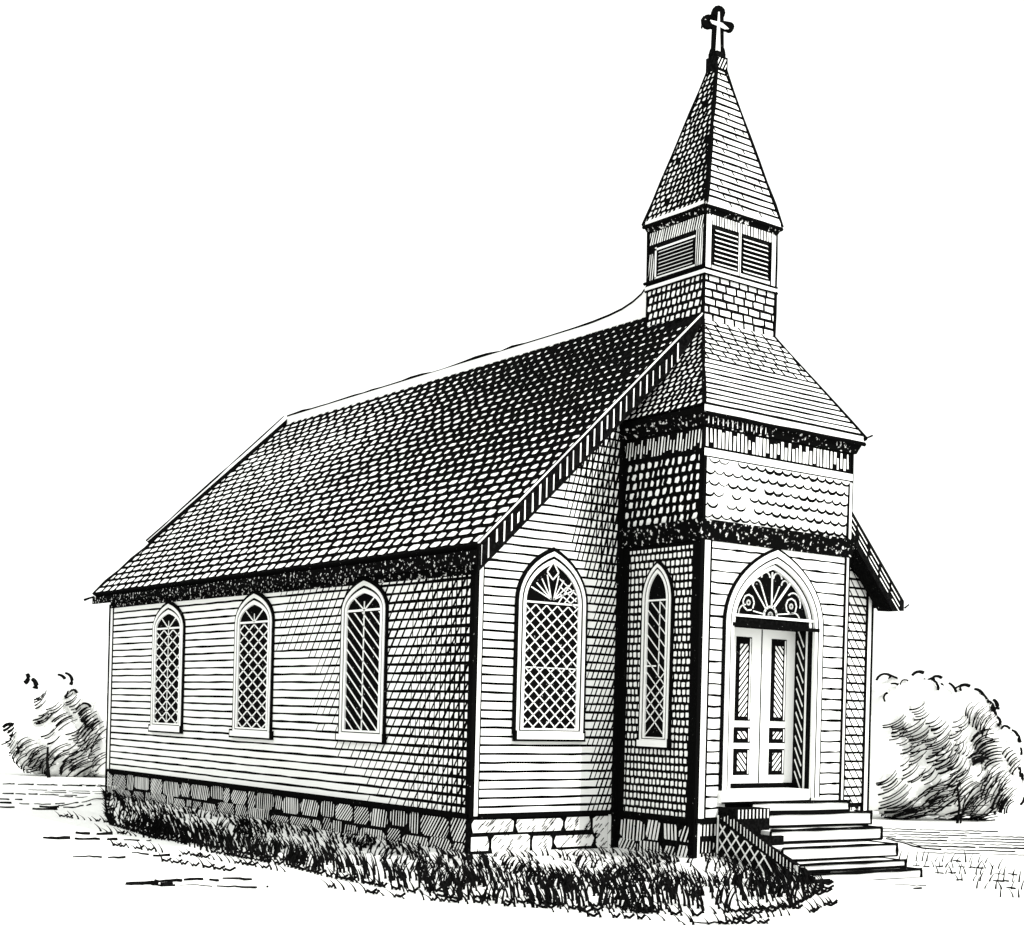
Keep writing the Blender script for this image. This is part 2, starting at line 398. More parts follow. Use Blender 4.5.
# ------------------------------------------------------------------ windows
def window(pl, s0, s1, t0, ts, ta, bars, wide_sill=.06, kind=0, name='window'):
    root = MB()
    sc = (s1-s0)
    k = .035 if sc < .8 else .045
    wv = .050 if sc > 1.18 else .045 if sc > 1 else .034
    def inset(d, low=0): return arch(s0+d, s1-d, t0+d*.5+low, ts, ta-d*1.35)
    A0, A1, A2, A3, A4, A5 = inset(-k), inset(0), inset(wv), inset(wv+k*.7), inset(2*wv+k*.7), inset(2*wv+1.5*k)
    ring(root, pl, A0, A1, .045, .045, K_, K_)
    ring(root, pl, A1, A2, .055, .055, W_, W_)
    ring(root, pl, A2, A3, .040, .04, K_, K_)
    ring(root, pl, A3, A4, .050, .04, W_, W_)
    w_ = root.build(name, church)
    g = MB(); plate(g, pl, A4, .022, .02, GL); g.build('pane', w_)
    G = A4; l = MB(); th = .015 if sc < .9 else .021 if pl is side else .016
    x0, x1 = s0+2*wv, s1-2*wv; y0, y1 = t0, ts
    def bar(p, q, wd=th, reg=None):
        dx, dy = q[0]-p[0], q[1]-p[1]; L = math.hypot(dx, dy); nx, ny = -dy/L*wd/2, dx/L*wd/2
        P = [(p[0]+nx,p[1]+ny),(p[0]-nx,p[1]-ny),(q[0]-nx*R(.6,1.3),q[1]-ny),(q[0]+nx,q[1]+ny)]
        P = clip(P, G)
        if P and reg: P = clip(P, reg)
        plate(l, pl, P, .034, .008, W_, W_)
    low = rect(x0, x1, y0, ts-.03)
    bars(bar, x0, x1, y0, ts, ta, low)
    bar((x0-.05, ts), (x1+.05, ts), th*1.5)
    l.build('lattice', w_)
    sl = MB()
    plate(sl, pl, rect(s0-wide_sill, s1+wide_sill, t0-.085, t0+.0), .08, .08, W_, W_)
    plate(sl, pl, rect(s0-wide_sill-.01, s1+wide_sill+.01, t0-.115, t0-.085), .075, .075, K_)
    for x in (s0-wide_sill-.03, s1+wide_sill): plate(sl, pl, rect(x, x+.03, t0-.115, t0+.03), .078, .075, K_)
    sl.build('sill', w_)
    return w_
def cross(step, sx=1.25, fam=(1,1), mull=False):
    def f(bar, x0, x1, y0, ts, ta, low):
        n = int((ts-y0+2)/step)+4; wd = x1-x0
        for k in range(-3, n):
            y = y0-1+k*step
            if fam[0]: bar((x0-.1, y-.1*sx), (x1+.1, y+(wd+.1)*sx), reg=low)
            if fam[1]: bar((x0-.1, y+(wd+.1)*sx), (x1+.1, y-.1*sx), reg=low)
        if mull: bar(((x0+x1)/2, y0), ((x0+x1)/2, ts))
        cx = (x0+x1)/2
        bar((cx, ts), (cx-wd*.28, ts+(ta-ts)*.42)); bar((cx, ts), (cx+wd*.28, ts+(ta-ts)*.42))
        bar((cx, ts), (cx, ts+(ta-ts)*.3))
    return f
window(side, 8.98, 10.30, .93, 2.74, 3.19, cross(.20, .50, (1,1), True), .02)
window(side, 5.58, 6.88, .93, 2.74, 3.21, cross(.19, .55))
window(side, 2.16, 3.36, .98, 2.80, 3.23, cross(.17, .75, (1,0), True), .04)
def bigwin(bar, x0, x1, y0, ts, ta, low):
    wd = x1-x0; sx = .88; step = .165; cx = (x0+x1)/2
    for k in range(-9, 20):
        y = y0-.6+k*step
        bar((x0-.1, y-.1*sx), (x1+.1, y+(wd+.1)*sx), .016, low); bar((x0-.1, y+(wd+.1)*sx), (x1+.1, y-.1*sx), .016, low)
    bar((x0, (y0+ts)/2), (x1, (y0+ts)/2), .014)
    top = rect(x0, x1, ts, ta)
    for k in range(4):                        # leaf shaped tracery in the head
        bar((cx+.02, ts+.05), (cx+.10+.09*k, ts+.38-.06*k), .016); bar((cx-.02, ts+.05), (cx-.10-.09*k, ts+.38-.06*k), .016)
    for k in range(3):
        bar((cx+.1+.1*k, ts), (cx+.33+.05*k, ts+.3-.1*k), .014)
        bar((cx+.12, ts+.34-.1*k), (cx+.42, ts+.14-.09*k), .014)
    bar((cx-.10, ts+.42), (cx, ts+.56), .02); bar((cx, ts+.56), (cx+.10, ts+.42), .02); bar((cx-.10,ts+.42),(cx,ts+.32),.02); bar((cx+.1,ts+.42),(cx,ts+.32),.02)
window(front, .66, 1.82, 1.10, 2.86, 3.56, bigwin, .0)
def tw(bar, x0, x1, y0, ts, ta, low):
    wd = x1-x0
    for k in range(12): 
        y = y0+.05+k*.17; bar((x0, y+wd*.95), (x1, y), .014, low)
        if k in (0,1,2,3): bar((x0, y), (x1, y+wd*.95), .013, low)
    bar((x0+wd*.62, y0+.9), (x0+wd*.62, ts), .014); bar((x0, y0+1.02), (x0+wd*.5, y0+1.02), .02)
window(tleft, .50, 1.06, 1.03, 2.95, 3.45, tw, .02)

# ------------------------------------------------------------------ tower body
DO0, DO1, DTS, DTA = 3.10, 4.80, 2.66, 3.56      # doorway opening
mb = MB()
TB = 5.25
plate(mb, tleft, rect(0, PJ, 0, TB), 0, .12, K_)
mb.box(U2-.12, U2, -PJ+.001, 0, 0, TB, K_)
boards(mb, Pl((U2,0,0),(0,-1,0),(0,0,1),(1,0,0)), rect(0,PJ,0,3.7), 0, 3.7, 32, .02, PJ-.02, d=.006)
# front backing with the doorway left open
plate(mb, tfront, rect(U1+.12, DO0, 0, TB), 0, .12, K_); plate(mb, tfront, rect(DO1, U2-.12, 0, TB), 0, .12, K_)
n = 26
for i in range(n):
    x0 = DO0+(DO1-DO0)*i/n; x1 = DO0+(DO1-DO0)*(i+1)/n
    a, b = arch_height(x0+1e-4, DO0, DO1, DTS, DTA), arch_height(x1-1e-4, DO0, DO1, DTS, DTA)
    plate(mb, tfront, [(x0,a),(x1,b),(x1,TB),(x0,TB)], 0, .12, K_)
plate(mb, tfront, rect(DO0, DO1, 0, .21), 0, .12, K_)
def dh(x, t): return DO0-.02 < x < DO1+.02 and t < arch_height(min(max(x,DO0+.001),DO1-.001), DO0, DO1, DTS, DTA)+.04
boards(mb, tfront, rect(2.72, 5.42, .03, 3.72), 0, 3.78, 25, 2.70, 5.43, gap=.19, seg=.12, jit=.05, hole=dh)
# left face: rows cut into small cells, its hatched shade built into the gaps
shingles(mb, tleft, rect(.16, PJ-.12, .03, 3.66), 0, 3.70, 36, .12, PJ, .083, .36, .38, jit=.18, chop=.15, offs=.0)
mb.build('tower_wall', church)
mb = MB()
plate(mb, tfront, rect(2.565, 2.665, -.02, 3.73), .03, .03, W_); plate(mb, tfront, rect(2.665, 2.70, 0, 3.73), .026, .026, K_)
plate(mb, tfront, rect(U1-.02, 2.565, -.55, 3.73), .026, .05, K_)
mb.build('corner_board', church); mb = MB()
plate(mb, tfront, rect(5.435, 5.475, 0, 3.73), .03, .03, W_); plate(mb, tfront, rect(5.40, 5.435, 0, 3.73), .026, .026, K_); plate(mb, tfront, rect(5.475, U2+.02, -.5, 3.73), .026, .04, K_)
mb.build('corner_board', church); mb = MB()
plate(mb, tleft, rect(PJ-.13, PJ+.02, -.02, 3.7), .018, .018, K_)
mb.build('corner_board', church); mb = MB()
plate(mb, tleft, rect(0, .17, -.1, 5.2), .018, .018, INK and K_)
mb.build('corner_board', church); mb = MB()
plate(mb, tleft, rect(.1, PJ, -.045, .02), .03, .03, K_); plate(mb, tfront, rect(U1, DO0-.1, -.045, .02), .04, .04, K_)
mb.build('water_table', church)
# overhanging upper stage
E_ = .04; U2o = U2; U2 = U2-.07
mb = MB()
mb.box(U1-E_, U2+E_, -PJ-E_, .0, 3.93, 5.45, K_)
ul = Pl((U1-E_, 0, 0), (0,-1,0), (0,0,1), (-1,0,0)); uf = Pl((0,-PJ-E_,0), (1,0,0), (0,0,1), (0,-1,0))
shingles(mb, ul, rect(.1, PJ+E_-.05, 3.98, 4.86), 3.97, 4.88, 7, 0, PJ+E_, .125, .38, .56, jit=.28, chop=.2, slant=.22, offs=.5)  # narrow cells and wide gaps put shade into this left side
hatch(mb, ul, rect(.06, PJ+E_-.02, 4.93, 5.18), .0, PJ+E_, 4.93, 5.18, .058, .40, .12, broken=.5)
# frieze of battens on the front
hatch(mb, uf, rect(U1, U2, 4.96, 5.20), U1, U2+E_, 4.96, 5.20, .072, .62, 0, broken=.2)
plate(mb, uf, rect(U1-E_, U2+E_, 4.83, 4.925), .03, .03, W_)
plate(mb, uf, rect(U1-E_, U2+E_, 4.80, 4.83), .026, .03, K_)
# fish scale shingles
plate(mb, uf, rect(U1-.0, U2+.0, 3.98, 4.80), .004, .004, W_)
nr = 6; rh = .145
for k in range(nr):
    zt = 4.10+(k)*rh; d = .010+k*.004; x = U1-.02-(k%2)*.09
    while x < U2+E_:
        wd = .175*R(.95,1.05)
        def scale(grow, drop):
            P = []
            for i in range(9):
                q = math.pi*i/8; P.append((x+wd/2-math.cos(q)*(wd/2+grow), zt-math.sin(q)*(.066+R(-.005,.005))-drop))
            return P+[(x+wd+grow, zt+.05), (x-grow, zt+.05)]
        reg = rect(U1-E_+.05, U2+E_-.05, 3.95, 4.81)
        thick = .038*R(.7,1.2) if x > U1+.9 else .014 + .022*R(0,1)
        if x > U1+1.0 or R(0,1) < .88: plate(mb, uf, clip(scale(.010, thick), reg), d, .003, K_)
        plate(mb, uf, clip(scale(.0, 0)[:9]+[(x+wd,zt+.14),(x,zt+.14)], reg), d+.002, .003, W_, W_)
        x += wd
plate(mb, uf, rect(U2-.01, U2+E_, 3.95, 4.8), .030, .03, W_); plate(mb, uf, rect(U2-.05, U2-.01, 3.95, 4.8), .028, .03, K_)
plate(mb, uf, rect(U1-E_, U1-E_+.05, 3.95, 4.8), .030, .03, K_)
mb.line((U2+E_+.02,-PJ-E_,3.9),(U2+E_+.02,-PJ-E_,5.3),.022,K_)
mb.build('tower_upper_wall', church); U2 = U2o
mb = MB()                                        # belt course
B = .09
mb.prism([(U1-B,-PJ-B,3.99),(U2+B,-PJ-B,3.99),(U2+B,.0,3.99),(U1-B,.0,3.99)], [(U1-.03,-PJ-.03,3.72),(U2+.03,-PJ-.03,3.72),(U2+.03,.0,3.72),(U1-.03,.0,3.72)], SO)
mb.build('belt_course', church)
# scalloped edge hanging over the belt is the lowest row of scales
# eave of the flared roof
mb = MB()
g = .12; ZE = 5.40
x0, x1, y0 = U1-g, U2+g, -PJ-g
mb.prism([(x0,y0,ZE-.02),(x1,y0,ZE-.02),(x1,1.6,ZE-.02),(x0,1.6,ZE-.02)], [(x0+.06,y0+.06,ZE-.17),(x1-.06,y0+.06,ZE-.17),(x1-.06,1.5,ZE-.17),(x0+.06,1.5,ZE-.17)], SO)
ef = Pl((0,y0,0),(1,0,0),(0,0,1),(0,-1,0)); el = Pl((x0,0,0),(0,-1,0),(0,0,1),(-1,0,0))
plate(mb, ef, rect(x0, x1, ZE-.02, ZE+.085), .012, .05, W_); 
plate(mb, el, rect(0, -y0, ZE-.02, ZE+.06), .012, .05, K_)
mb.line((x0,y0-.015,ZE-.03),(x1+.02,y0-.015,ZE-.03),.028,K_); mb.line((x0,y0-.01,ZE+.10),(x1,y0-.01,ZE+.10),.018,K_)
hatch(mb, Pl((0,y0+.035,0),(1,0,0),(0,0,1),(0,-1,0)), rect(x0+.1,x1-.1,ZE-.15,ZE-.05), x0+.1, x0+1.2, ZE-.15, ZE-.06, .09, .18, 0, .02)
eave_o = mb.build('flared_roof_eave', church)
# flared skirt roof
CU, CV, RU_, RV_ = 4.412, .288, .738, .598
sx0, sx1, sy0, sy1 = CU-RU_, CU+RU_, CV-RV_, CV+RV_
ZS, ZL, ZP = 7.11, 7.786, 8.757
b0 = [(x0,y0,ZE+.08),(x1,y0,ZE+.08),(x1,1.9,ZE+.08),(x0,1.9,ZE+.08)]
t0_ = [(sx0,sy0,ZS),(sx1,sy0,ZS),(sx1,sy1,ZS),(sx0,sy1,ZS)]
mb = MB()
for i in range(4):
    j = (i+1)%4; mb.face([b0[i], b0[j], t0_[j], t0_[i]], K_)
mb.face([t0_[i] for i in range(4)], K_)
mb.face([b0[i] for i in (3,2,1,0)], K_)
def facepl(a, b, c_, d_, out):
    """frame on a sloping quad a-b (bottom) d_-c_ (top); returns Pl and the region in it"""
    a, b, c_, d_ = map(Vector, (a, b, c_, d_)); A = (b-a).normalized(); n_ = A.cross((d_-a)).normalized()
    if n_.dot(Vector(out)) < 0: n_ = -n_
    Bx = (d_-a) - A*((d_-a).dot(A)); Bx.normalize(); pl = Pl(a, A, Bx, n_)
    return pl, [((q-a).dot(A), (q-a).dot(Bx)) for q in (a, b, c_, d_)]
pf, rf = facepl(b0[0], b0[1], t0_[1], t0_[0], (0,-1,.5))
Hs = rf[2][1]; w0 = rf[1][0]
boards(mb, pf, rf, .03, Hs*.52, 9, 0, w0, gap=.40, seg=.25, jit=.06)
shingles(mb, pf, rf, Hs*.52, Hs, 8, 0, w0, .26, .38, .18, slant=-.25, chop=.03, jit=.2)
plq, rq = facepl(b0[3], b0[0], t0_[0], t0_[3], (-1,0,.5))
shingles(mb, plq, rq, 0, rq[2][1], 19, 0, rq[1][0], .115, .38, .58, slant=.1, jit=.25, chop=.2)  # left slope darkened by wide gaps standing for shade
pr, rq = facepl(b0[1], b0[2], t0_[2], t0_[1], (1,0,.5)); boards(mb, pr, rq, 0, rq[2][1], 18, 0, rq[1][0])
pb, rq = facepl(b0[2], b0[3], t0_[3], t0_[2], (0,1,.5)); boards(mb, pb, rq, 0, rq[2][1], 12, 0, rq[1][0])
mb.line(Vector(b0[1])+Vector((.03,-.03,-.04)), t0_[1], .030, K_); mb.line(b0[0], t0_[0], .03, K_)
mb.line(Vector(b0[1])+Vector((0,0,-.04)), Vector(b0[1])+Vector((.17,-.03,.04)), .016, K_)
mb.build('flared_skirt_roof', church)
# shaft between skirt and belfry
def shaft_planes(x0, x1, y0, y1): return (Pl((0,y0,0),(1,0,0),(0,0,1),(0,-1,0)), Pl((x0,0,0),(0,-1,0),(0,0,1),(-1,0,0)), Pl((x1,0,0),(0,1,0),(0,0,1),(1,0,0)), Pl((0,y1,0),(-1,0,0),(0,0,1),(0,1,0)))
mb = MB(); mb.box(sx0, sx1, sy0, sy1, ZS-.4, ZL, PI_)
pF, pL, pR, pB = shaft_planes(sx0, sx1, sy0, sy1)
shingles(mb, pF, rect(sx0+.02,sx1-.02,ZS-.02,ZL), ZS-.02, ZL, 6, sx0, sx1, .22, .34, .20, slant=-.12, chop=.04, jit=.18)
shingles(mb, pL, rect(-sy1+.02,-sy0-.03,ZS-.4,ZL), ZS-.4, ZL, 9, -sy1, -sy0, .105, .36, .46, slant=.25, chop=.15, jit=.2)  # left face cut finer, its shade set into the gaps
shingles(mb, pR, rect(sy0,sy1,ZS-.02,ZL), ZS-.02, ZL, 6, sy0, sy1, .22, .24, .13); shingles(mb, pB, rect(-sx1,-sx0,ZS-.4,ZL), ZS-.4, ZL, 9, -sx1, -sx0, .22, .24, .13)
mb.line((sx1+.01,sy0-.01,ZS),(sx1+.01,sy0-.01,ZL),.024,K_); mb.line((sx0,sy0,ZS),(sx0,sy0,ZL),.02,K_); mb.line((sx0,sy1,ZS-.2),(sx0,sy1,ZL),.026,K_)
mb.build('tower_shaft', church)

# ------------------------------------------------------------------ belfry
mb = MB(); mb.box(sx0, sx1, sy0, sy1, ZL, ZP-.05, PI_)
# sill moulding
mb.prism([(sx0-.04,sy0-.04,ZL+.035),(sx1+.04,sy0-.04,ZL+.035),(sx1+.04,sy1+.04,ZL+.035),(sx0-.04,sy1+.04,ZL+.035)],
         [(sx0-.03,sy0-.03,ZL-.015),(sx1+.03,sy0-.03,ZL-.015),(sx1+.03,sy1+.03,ZL-.015),(sx0-.03,sy1+.03,ZL-.015)], W_)
mb.line((sx0-.03,sy0-.03,ZL-.03),(sx1+.03,sy0-.03,ZL-.03),.016,K_); mb.line((sx0-.04,sy0-.04,ZL+.055),(sx1+.03,sy0-.04,ZL+.055),.014,K_)
mb.line((sx0-.03,sy0-.03,ZL-.03),(sx0-.03,sy1+.03,ZL-.03),.016,K_); mb.line((sx0-.045,sy0-.04,ZL+.09),(sx0-.045,sy1+.04,ZL+.09),.022,K_)
# corner posts on the front
for a, b in ((sx0+.0, sx0+.10), (sx1-.10, sx1-.02)): plate(mb, pF, rect(a, b, ZL+.05, ZP-.14), .024, .024, W_)
plate(mb, pF, rect(sx0+.10, sx0+.125, ZL+.05, ZP-.2), .02, .02, K_)
plate(mb, pF, rect(sx0+.125, sx1-.13, ZL+.08, ZL+.125), .022, .022, W_)
plate(mb, pF, rect(4.335, 4.385, ZL+.05, 8.50), .03, .03, W_); plate(mb, pF, rect(4.355, 4.365, ZL+.05, 8.50), .034, .01, K_)
plate(mb, pF, rect(sx1-.125, sx1-.11, ZL+.05, 8.5), .03, .03, K_)
hatch(mb, pF, rect(sx0+.02, sx1-.05, 8.50, 8.66), sx0, sx1, 8.49, 8.66, .055, .6, 0, .02)
plL = Pl((sx0,0,0),(0,-1,0),(0,0,1),(-1,0,0))
hatch(mb, plL, rect(-sy1+.04, -sy0-.02, 8.44, 8.62), -sy1, -sy0, 8.42, 8.62, .05, .5, .3, .02)
hatch(mb, plL, rect(-sy1+.03, -sy1+.14, ZL+.1, 8.44), -sy1, -sy1+.14, ZL+.1, 8.3, .045, .35, .1, .02)
hatch(mb, plL, rect(-sy0-.17, -sy0-.03, ZL+.1, 8.44), -sy0-.2, -sy0, ZL+.1, 8.44, .04, .5, .05, .02)
plate(mb, plL, rect(-sy1+.17, -sy1+.205, ZL+.13, 8.38), .03, .03, W_); plate(mb, plL, rect(-sy1+.17, -sy0-.17, 8.33, 8.36), .03, .03, W_)
plate(mb, plL, rect(-sy1+.17, -sy0-.17, ZL+.12, ZL+.145), .03, .03, W_)
mb.line((sx1+.01,sy0-.01,ZL),(sx1+.01,sy0-.01,ZP-.1),.024,K_); mb.line((sx0-.01,sy1,ZL),(sx0-.01,sy1,ZP-.1),.026,K_); mb.line((sx0-.02,sy0-.02,ZL+.05),(sx0-.02,sy0-.02,ZP-.15),.016,K_)
bel = mb.build('belfry', church)
def louver(pl, s0, s1, t0, t1, n, wt=.40):
    m = MB(); plate(m, pl, rect(s0-.02, s1+.02, t0-.02, t1+.02), .012, .01, PI_)
    h = (t1-t0)/n
    for k in range(n):
        y = t0+k*h
        a, b = R(0,.02), R(0,.02)
        m.prism([pl.p(s0+a,y,.05), pl.p(s1-b,y,.05), pl.p(s1-b,y+h*wt,.028), pl.p(s0+a,y+h*wt,.028)],
                [pl.p(s0+a,y-.01,.045), pl.p(s1-b,y-.01,.045), pl.p(s1-b,y+h*wt-.01,.02), pl.p(s0+a,y+h*wt-.01,.02)], W_, PI_)
    m.build('louver', bel)
louver(pF, 3.83, 4.315, 7.93, 8.47, 8); louver(pF, 4.42, 4.96, 7.93, 8.47, 8)
louver(plL, -sy1+.25, -sy0-.20, 7.95, 8.33, 7)

# ------------------------------------------------------------------ spire
o_ = .065
q0 = [(sx0-o_,sy0-o_,ZP),(sx1+o_,sy0-o_,ZP),(sx1+o_,sy1+o_,ZP),(sx0-o_,sy1+o_,ZP)]
TC, TZ = .085, 11.12
q1 = [(CU-TC,CV-TC,TZ),(CU+TC,CV-TC,TZ),(CU+TC,CV+TC,TZ),(CU-TC,CV+TC,TZ)]
mb = MB()
for i in range(4):
    j = (i+1)%4; mb.face([q0[i], q0[j], q1[j], q1[i]], K_)
mb.face(q1, K_); mb.face(q0[::-1], K_)
def courses(pl, rg_, rows, dark):  # dark: side whose shade is built in with small cells, wide gaps
    Ht = rg_[2][1]; w_ = rg_[1][0]
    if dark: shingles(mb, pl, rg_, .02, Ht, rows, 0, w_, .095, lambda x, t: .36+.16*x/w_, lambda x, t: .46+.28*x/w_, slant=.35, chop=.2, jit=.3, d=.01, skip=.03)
    else: 
        for k in range(rows): pass
        boards(mb, pl, rg_, .02, Ht, rows, 0, w_, gap=.38, seg=.22, jit=.05, d=.01)
        h = Ht/rows
        for k in range(rows):
            y = .02+k*h
            for x in range(1, 6):
                xx = x*.27+R(-.08,.08)+(k%2)*.13
                if R(0,1) < .55: plate(mb, pl, clip([(xx,y+.03),(xx+.032,y+.03),(xx-.014,y+h*.9),(xx-.046,y+h*.9)], rg_), .0125, .004, K_)
a, r_ = facepl(q0[0], q0[1], q1[1], q1[0], (0,-1,.2)); courses(a, r_, 22, False)
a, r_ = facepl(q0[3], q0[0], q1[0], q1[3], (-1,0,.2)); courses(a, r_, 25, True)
a, r_ = facepl(q0[1], q0[2], q1[2], q1[1], (1,0,.2)); courses(a, r_, 22, False)
a, r_ = facepl(q0[2], q0[3], q1[3], q1[2], (0,1,.2)); courses(a, r_, 22, False)
for i, rr in ((0, .034), (1, .036), (3, .032), (2, .02)): mb.line(q0[i], q1[i], rr, K_, wob=.3)
sp = mb.build('spire', church)
mb = MB()                                       # spire eave
mb.prism([(x_,y_,ZP+.05) for x_, y_, _ in q0], [(x_,y_,ZP-.015) for x_, y_, _ in q0], W_, W_)
mb.prism([(x_,y_,ZP-.017) for x_, y_, _ in q0], [(sx0-.02,sy0-.02,ZP-.12),(sx1+.02,sy0-.02,ZP-.12),(sx1+.02,sy1+.02,ZP-.12),(sx0-.02,sy1+.02,ZP-.12)], SO)
for i, j in ((0,1),(3,0),(1,2)):
    mb.line(Vector(q0[i])-Vector((0,0,.03)), Vector(q0[j])-Vector((0,0,.03)), .026, K_)
mb.build('spire_eave', sp)
mb = MB()                                       # cap
CP = .115
mb.box(CU-CP, CU+CP, CV-CP, CV+CP, 11.06, 11.29, PI_)
mb.box(CU-CP*.8, CU+CP*.8, CV-CP*.8, CV+CP*.8, 11.29, 11.36, PI_)
hatch(mb, Pl((0,CV-CP,0),(1,0,0),(0,0,1),(0,-1,0)), rect(CU-CP+.02,CU+CP-.03,11.1,11.25), CU-CP, CU+CP, 11.09, 11.26, .062, .35, .5, .008)
mb.build('spire_cap', sp)
# cross : dark rim, pale face
mb = MB()
X = Pl((CU, CV, 11.35), (math.cos(.55), -math.sin(.55), 0), (0,0,1), (-math.sin(.55), -math.cos(.55), 0))
def ccross(g, d, th, m, lobes=True):
    def cap(cx, cy, r): return [(cx+math.cos(q*math.pi/6)*r, cy+math.sin(q*math.pi/6)*r) for q in range(12)]
    plate(mb, X, [(-.045-g,0),(.05+g,0),(.03+g,.66),(-.03-g,.66)], d, th, m, m)
    plate(mb, X, [(-.14-g,.44-g*.8),(.14+g,.40-g*.8),(.14+g,.45+g*.8),(-.14-g,.49+g*.8)], d*1.02, th*1.01, m, m)
    if lobes:
        for cx, cy, r in ((0,.62,.105),(-.15,.48,.10),(.18,.42,.068),(-.08,.50,.09),(0,.02,.12)): plate(mb, X, cap(cx, cy, r), d*1.04, th*1.02, m, m)
ccross(.047, .04, .08, K_)
plate(mb, X, [(-.035,.0),(.04,.0),(.022,.4),(-.02,.4)], .055, .02, W_, W_)
plate(mb, X, [(-.02,.4),(.022,.4),(.012,.62),(-.008,.62)], .056, .02, W_, W_)
plate(mb, X, [(-.13,.49),(-.10,.44),(.10,.37),(.16,.375),(.06,.455)], .057, .02, W_, W_)
mb.tube([X.p(-.245,.38), X.p(-.25,.5), X.p(-.21,.56)], .016, K_)
mb.build('cross', sp)

# ------------------------------------------------------------------ doorway
mb = MB()
def din(d): return arch(DO0+d, DO1-d, .26, DTS, DTA-d*1.15, 12)
rs = [(-.155,-.12,.045,K_), (-.12,-.045,.055,W_), (-.045,-.02,.045,K_), (-.02,.03,.05,W_)]
for a, b, d, m in rs:
    o1, i1 = din(a), din(b)
    for i in range(1, len(o1)-1):
        j = i+1
        plate(mb, tfront, [o1[i], o1[j], i1[j], i1[i]], d, .05, m, m)
    plate(mb, tfront, [o1[-1], o1[0], i1[0], i1[-1]], d, .05, m, m)
# moulding inside the arch head only
for a, b, m in ((.03,.055,K_),(.055,.10,W_)):
    o1, i1 = din(a), din(b)
    for i in range(2, len(o1)-1):
        plate(mb, tfront, [o1[i], o1[i+1], i1[i+1], i1[i]], .0, .05, m, m)
mb.build('door_casing', church)
DY = -PJ+.34
mb = MB()                                        # deep right-hand reveal with slanting boards
mb.box(DO1-.002, DO1+.05, -PJ+.03, DY+.05, .28, DTS+.05, PI_)
rp_ = Pl((DO1-.002,0,0),(0,-1,0),(0,0,1),(-1,0,0))
for k in range(13):
    y = .45+k*.17; plate(mb, rp_, clip([(-DY+.03,y+.16),(-DY+.045,y+.18),(-DY+.17,y-.08),(-DY+.155,y-.10)], rect(-DY,-DY+.2,.3,2.66)), .004, .004, W_)
plate(mb, rp_, rect(-DY+.20,-DY+.235,.3,2.66), .01, .01, W_)
mb.box(DO0-.05, DO0+.002, -PJ+.03, DY+.05, .28, DTS+.05, W_)
mb.box(DO0-.16, DO1-.1, -PJ-.075, DY+.06, .215, .385, W_); mb.line((DO0-.16,-PJ-.08,.222),(DO1-.1,-PJ-.08,.222),.014,K_)          # sill floor
mb.box(DO0, DO1, DY+.061, DY+.08, .28, 3.6, PI_)
mb.build('door_reveal', church)
dr = MB()
D = Pl((0,DY,0),(1,0,0),(0,0,1),(0,-1,0)); DL, DR = 3.40, 4.79
dr.box(DO0+.003, DR, DY, DY+.05, .44, 2.655, W_)
plate(dr, D, rect(4.085, 4.105, .46, 2.62), .004, .004, K_)
plate(dr, D, rect(DL+.00, DL+.015, .46, 2.62), .004, .004, K_)
plate(dr, D, rect(DO0, DR+.0, .40, .455), .02, .02, K_)
door = dr.build('entrance_door', church)
for cx in (3.735, 4.45):
    for (h0, h1, hw) in ((1.33, 2.50, .155), (1.02, 1.24, .165), (.57, .94, .16)):
        p = MB(); w2 = .05
        plate(p, D, rect(cx-hw, cx+hw, h0, h1), .006, .006, K_)
        q = rect(cx-hw+.07, cx+hw-.075, h0+.06, h1-.10 if h1 > 2 else h1-.06)
        hatch(p, D, q, cx-hw, cx+hw+.05, h0-.3, h1+.2, .052, .62, (.55 if cx < 4 else -.6), .012) if False else None
        # slanting reeds inside the panel
        y = h0-.3
        sg = 1 if (cx < 4) == (h1 > 1.3) or h0 > 1.3 and cx < 4 else -1
        while y < h1+.3:
            plate(p, D, clip([(cx-hw,y),(cx-hw,y+.052),(cx+hw,y+.052+sg*.32),(cx+hw,y+sg*.32)], q), .012, .008, W_)
            y += .088
        plate(p, D, rect(cx+hw-.045, cx+hw-.022, h0+.02, h1-.02), .013, .008, W_)
        p.build('panel', door)
mb = MB()
mb.box(DO0+.02, DO1-.02, -PJ+.01, DY-.002, DTS-.035, DTS+.09, PI_)
plate(mb, tfront, rect(DO0+.04, DO1-.04, DTS+.085, DTS+.12), .02, .03, W_)
plate(mb, tfront, rect(DO0-.0, DO1+.05, DTS-.05, DTS-.0), .058, .05, K_)
mb.build('transom', church)
FN_ = Pl((0,-PJ+.05,0),(1,0,0),(0,0,1),(0,-1,0))
A = arch(DO0+.03, DO1-.03, DTS+.05, DTS+.06, DTA-.08, 12)
fl = MB(); plate(fl, FN_, A, .0, .03, GL)
fan = fl.build('fanlight', church)
tr = MB()
def stroke(pts, wd=.022):
    for (a, b), (c_, d_) in zip(pts, pts[1:]):
        L = math.hypot(c_-a, d_-b)+1e-9; nx, ny = -(d_-b)/L*wd/2, (c_-a)/L*wd/2
        ex, ey = (c_-a)/L*wd*.3, (d_-b)/L*wd*.3
        plate(tr, FN_, clip([(a-ex+nx,b-ey+ny),(a-ex-nx,b-ey-ny),(c_+ex-nx,d_+ey-ny),(c_+ex+nx,d_+ey+ny)], A), .014, .01, W_, W_)
def arcp(cx, cy, r, a0, a1, n=8): return [(cx+math.cos(math.radians(a0+(a1-a0)*i/n))*r, cy+math.sin(math.radians(a0+(a1-a0)*i/n))*r) for i in range(n+1)]
fx, fy = 3.93, DTS+.13
stroke(arcp(fx, fy, .13, 0, 180), .032); stroke(arcp(fx, fy+.01, .035, 0, 360), .03)
stroke([(fx+.02, fy+.14), (fx+.02, DTA-.17)], .024)
stroke([(fx+.06, fy+.12), (fx+.38, fy+.47)], .036)
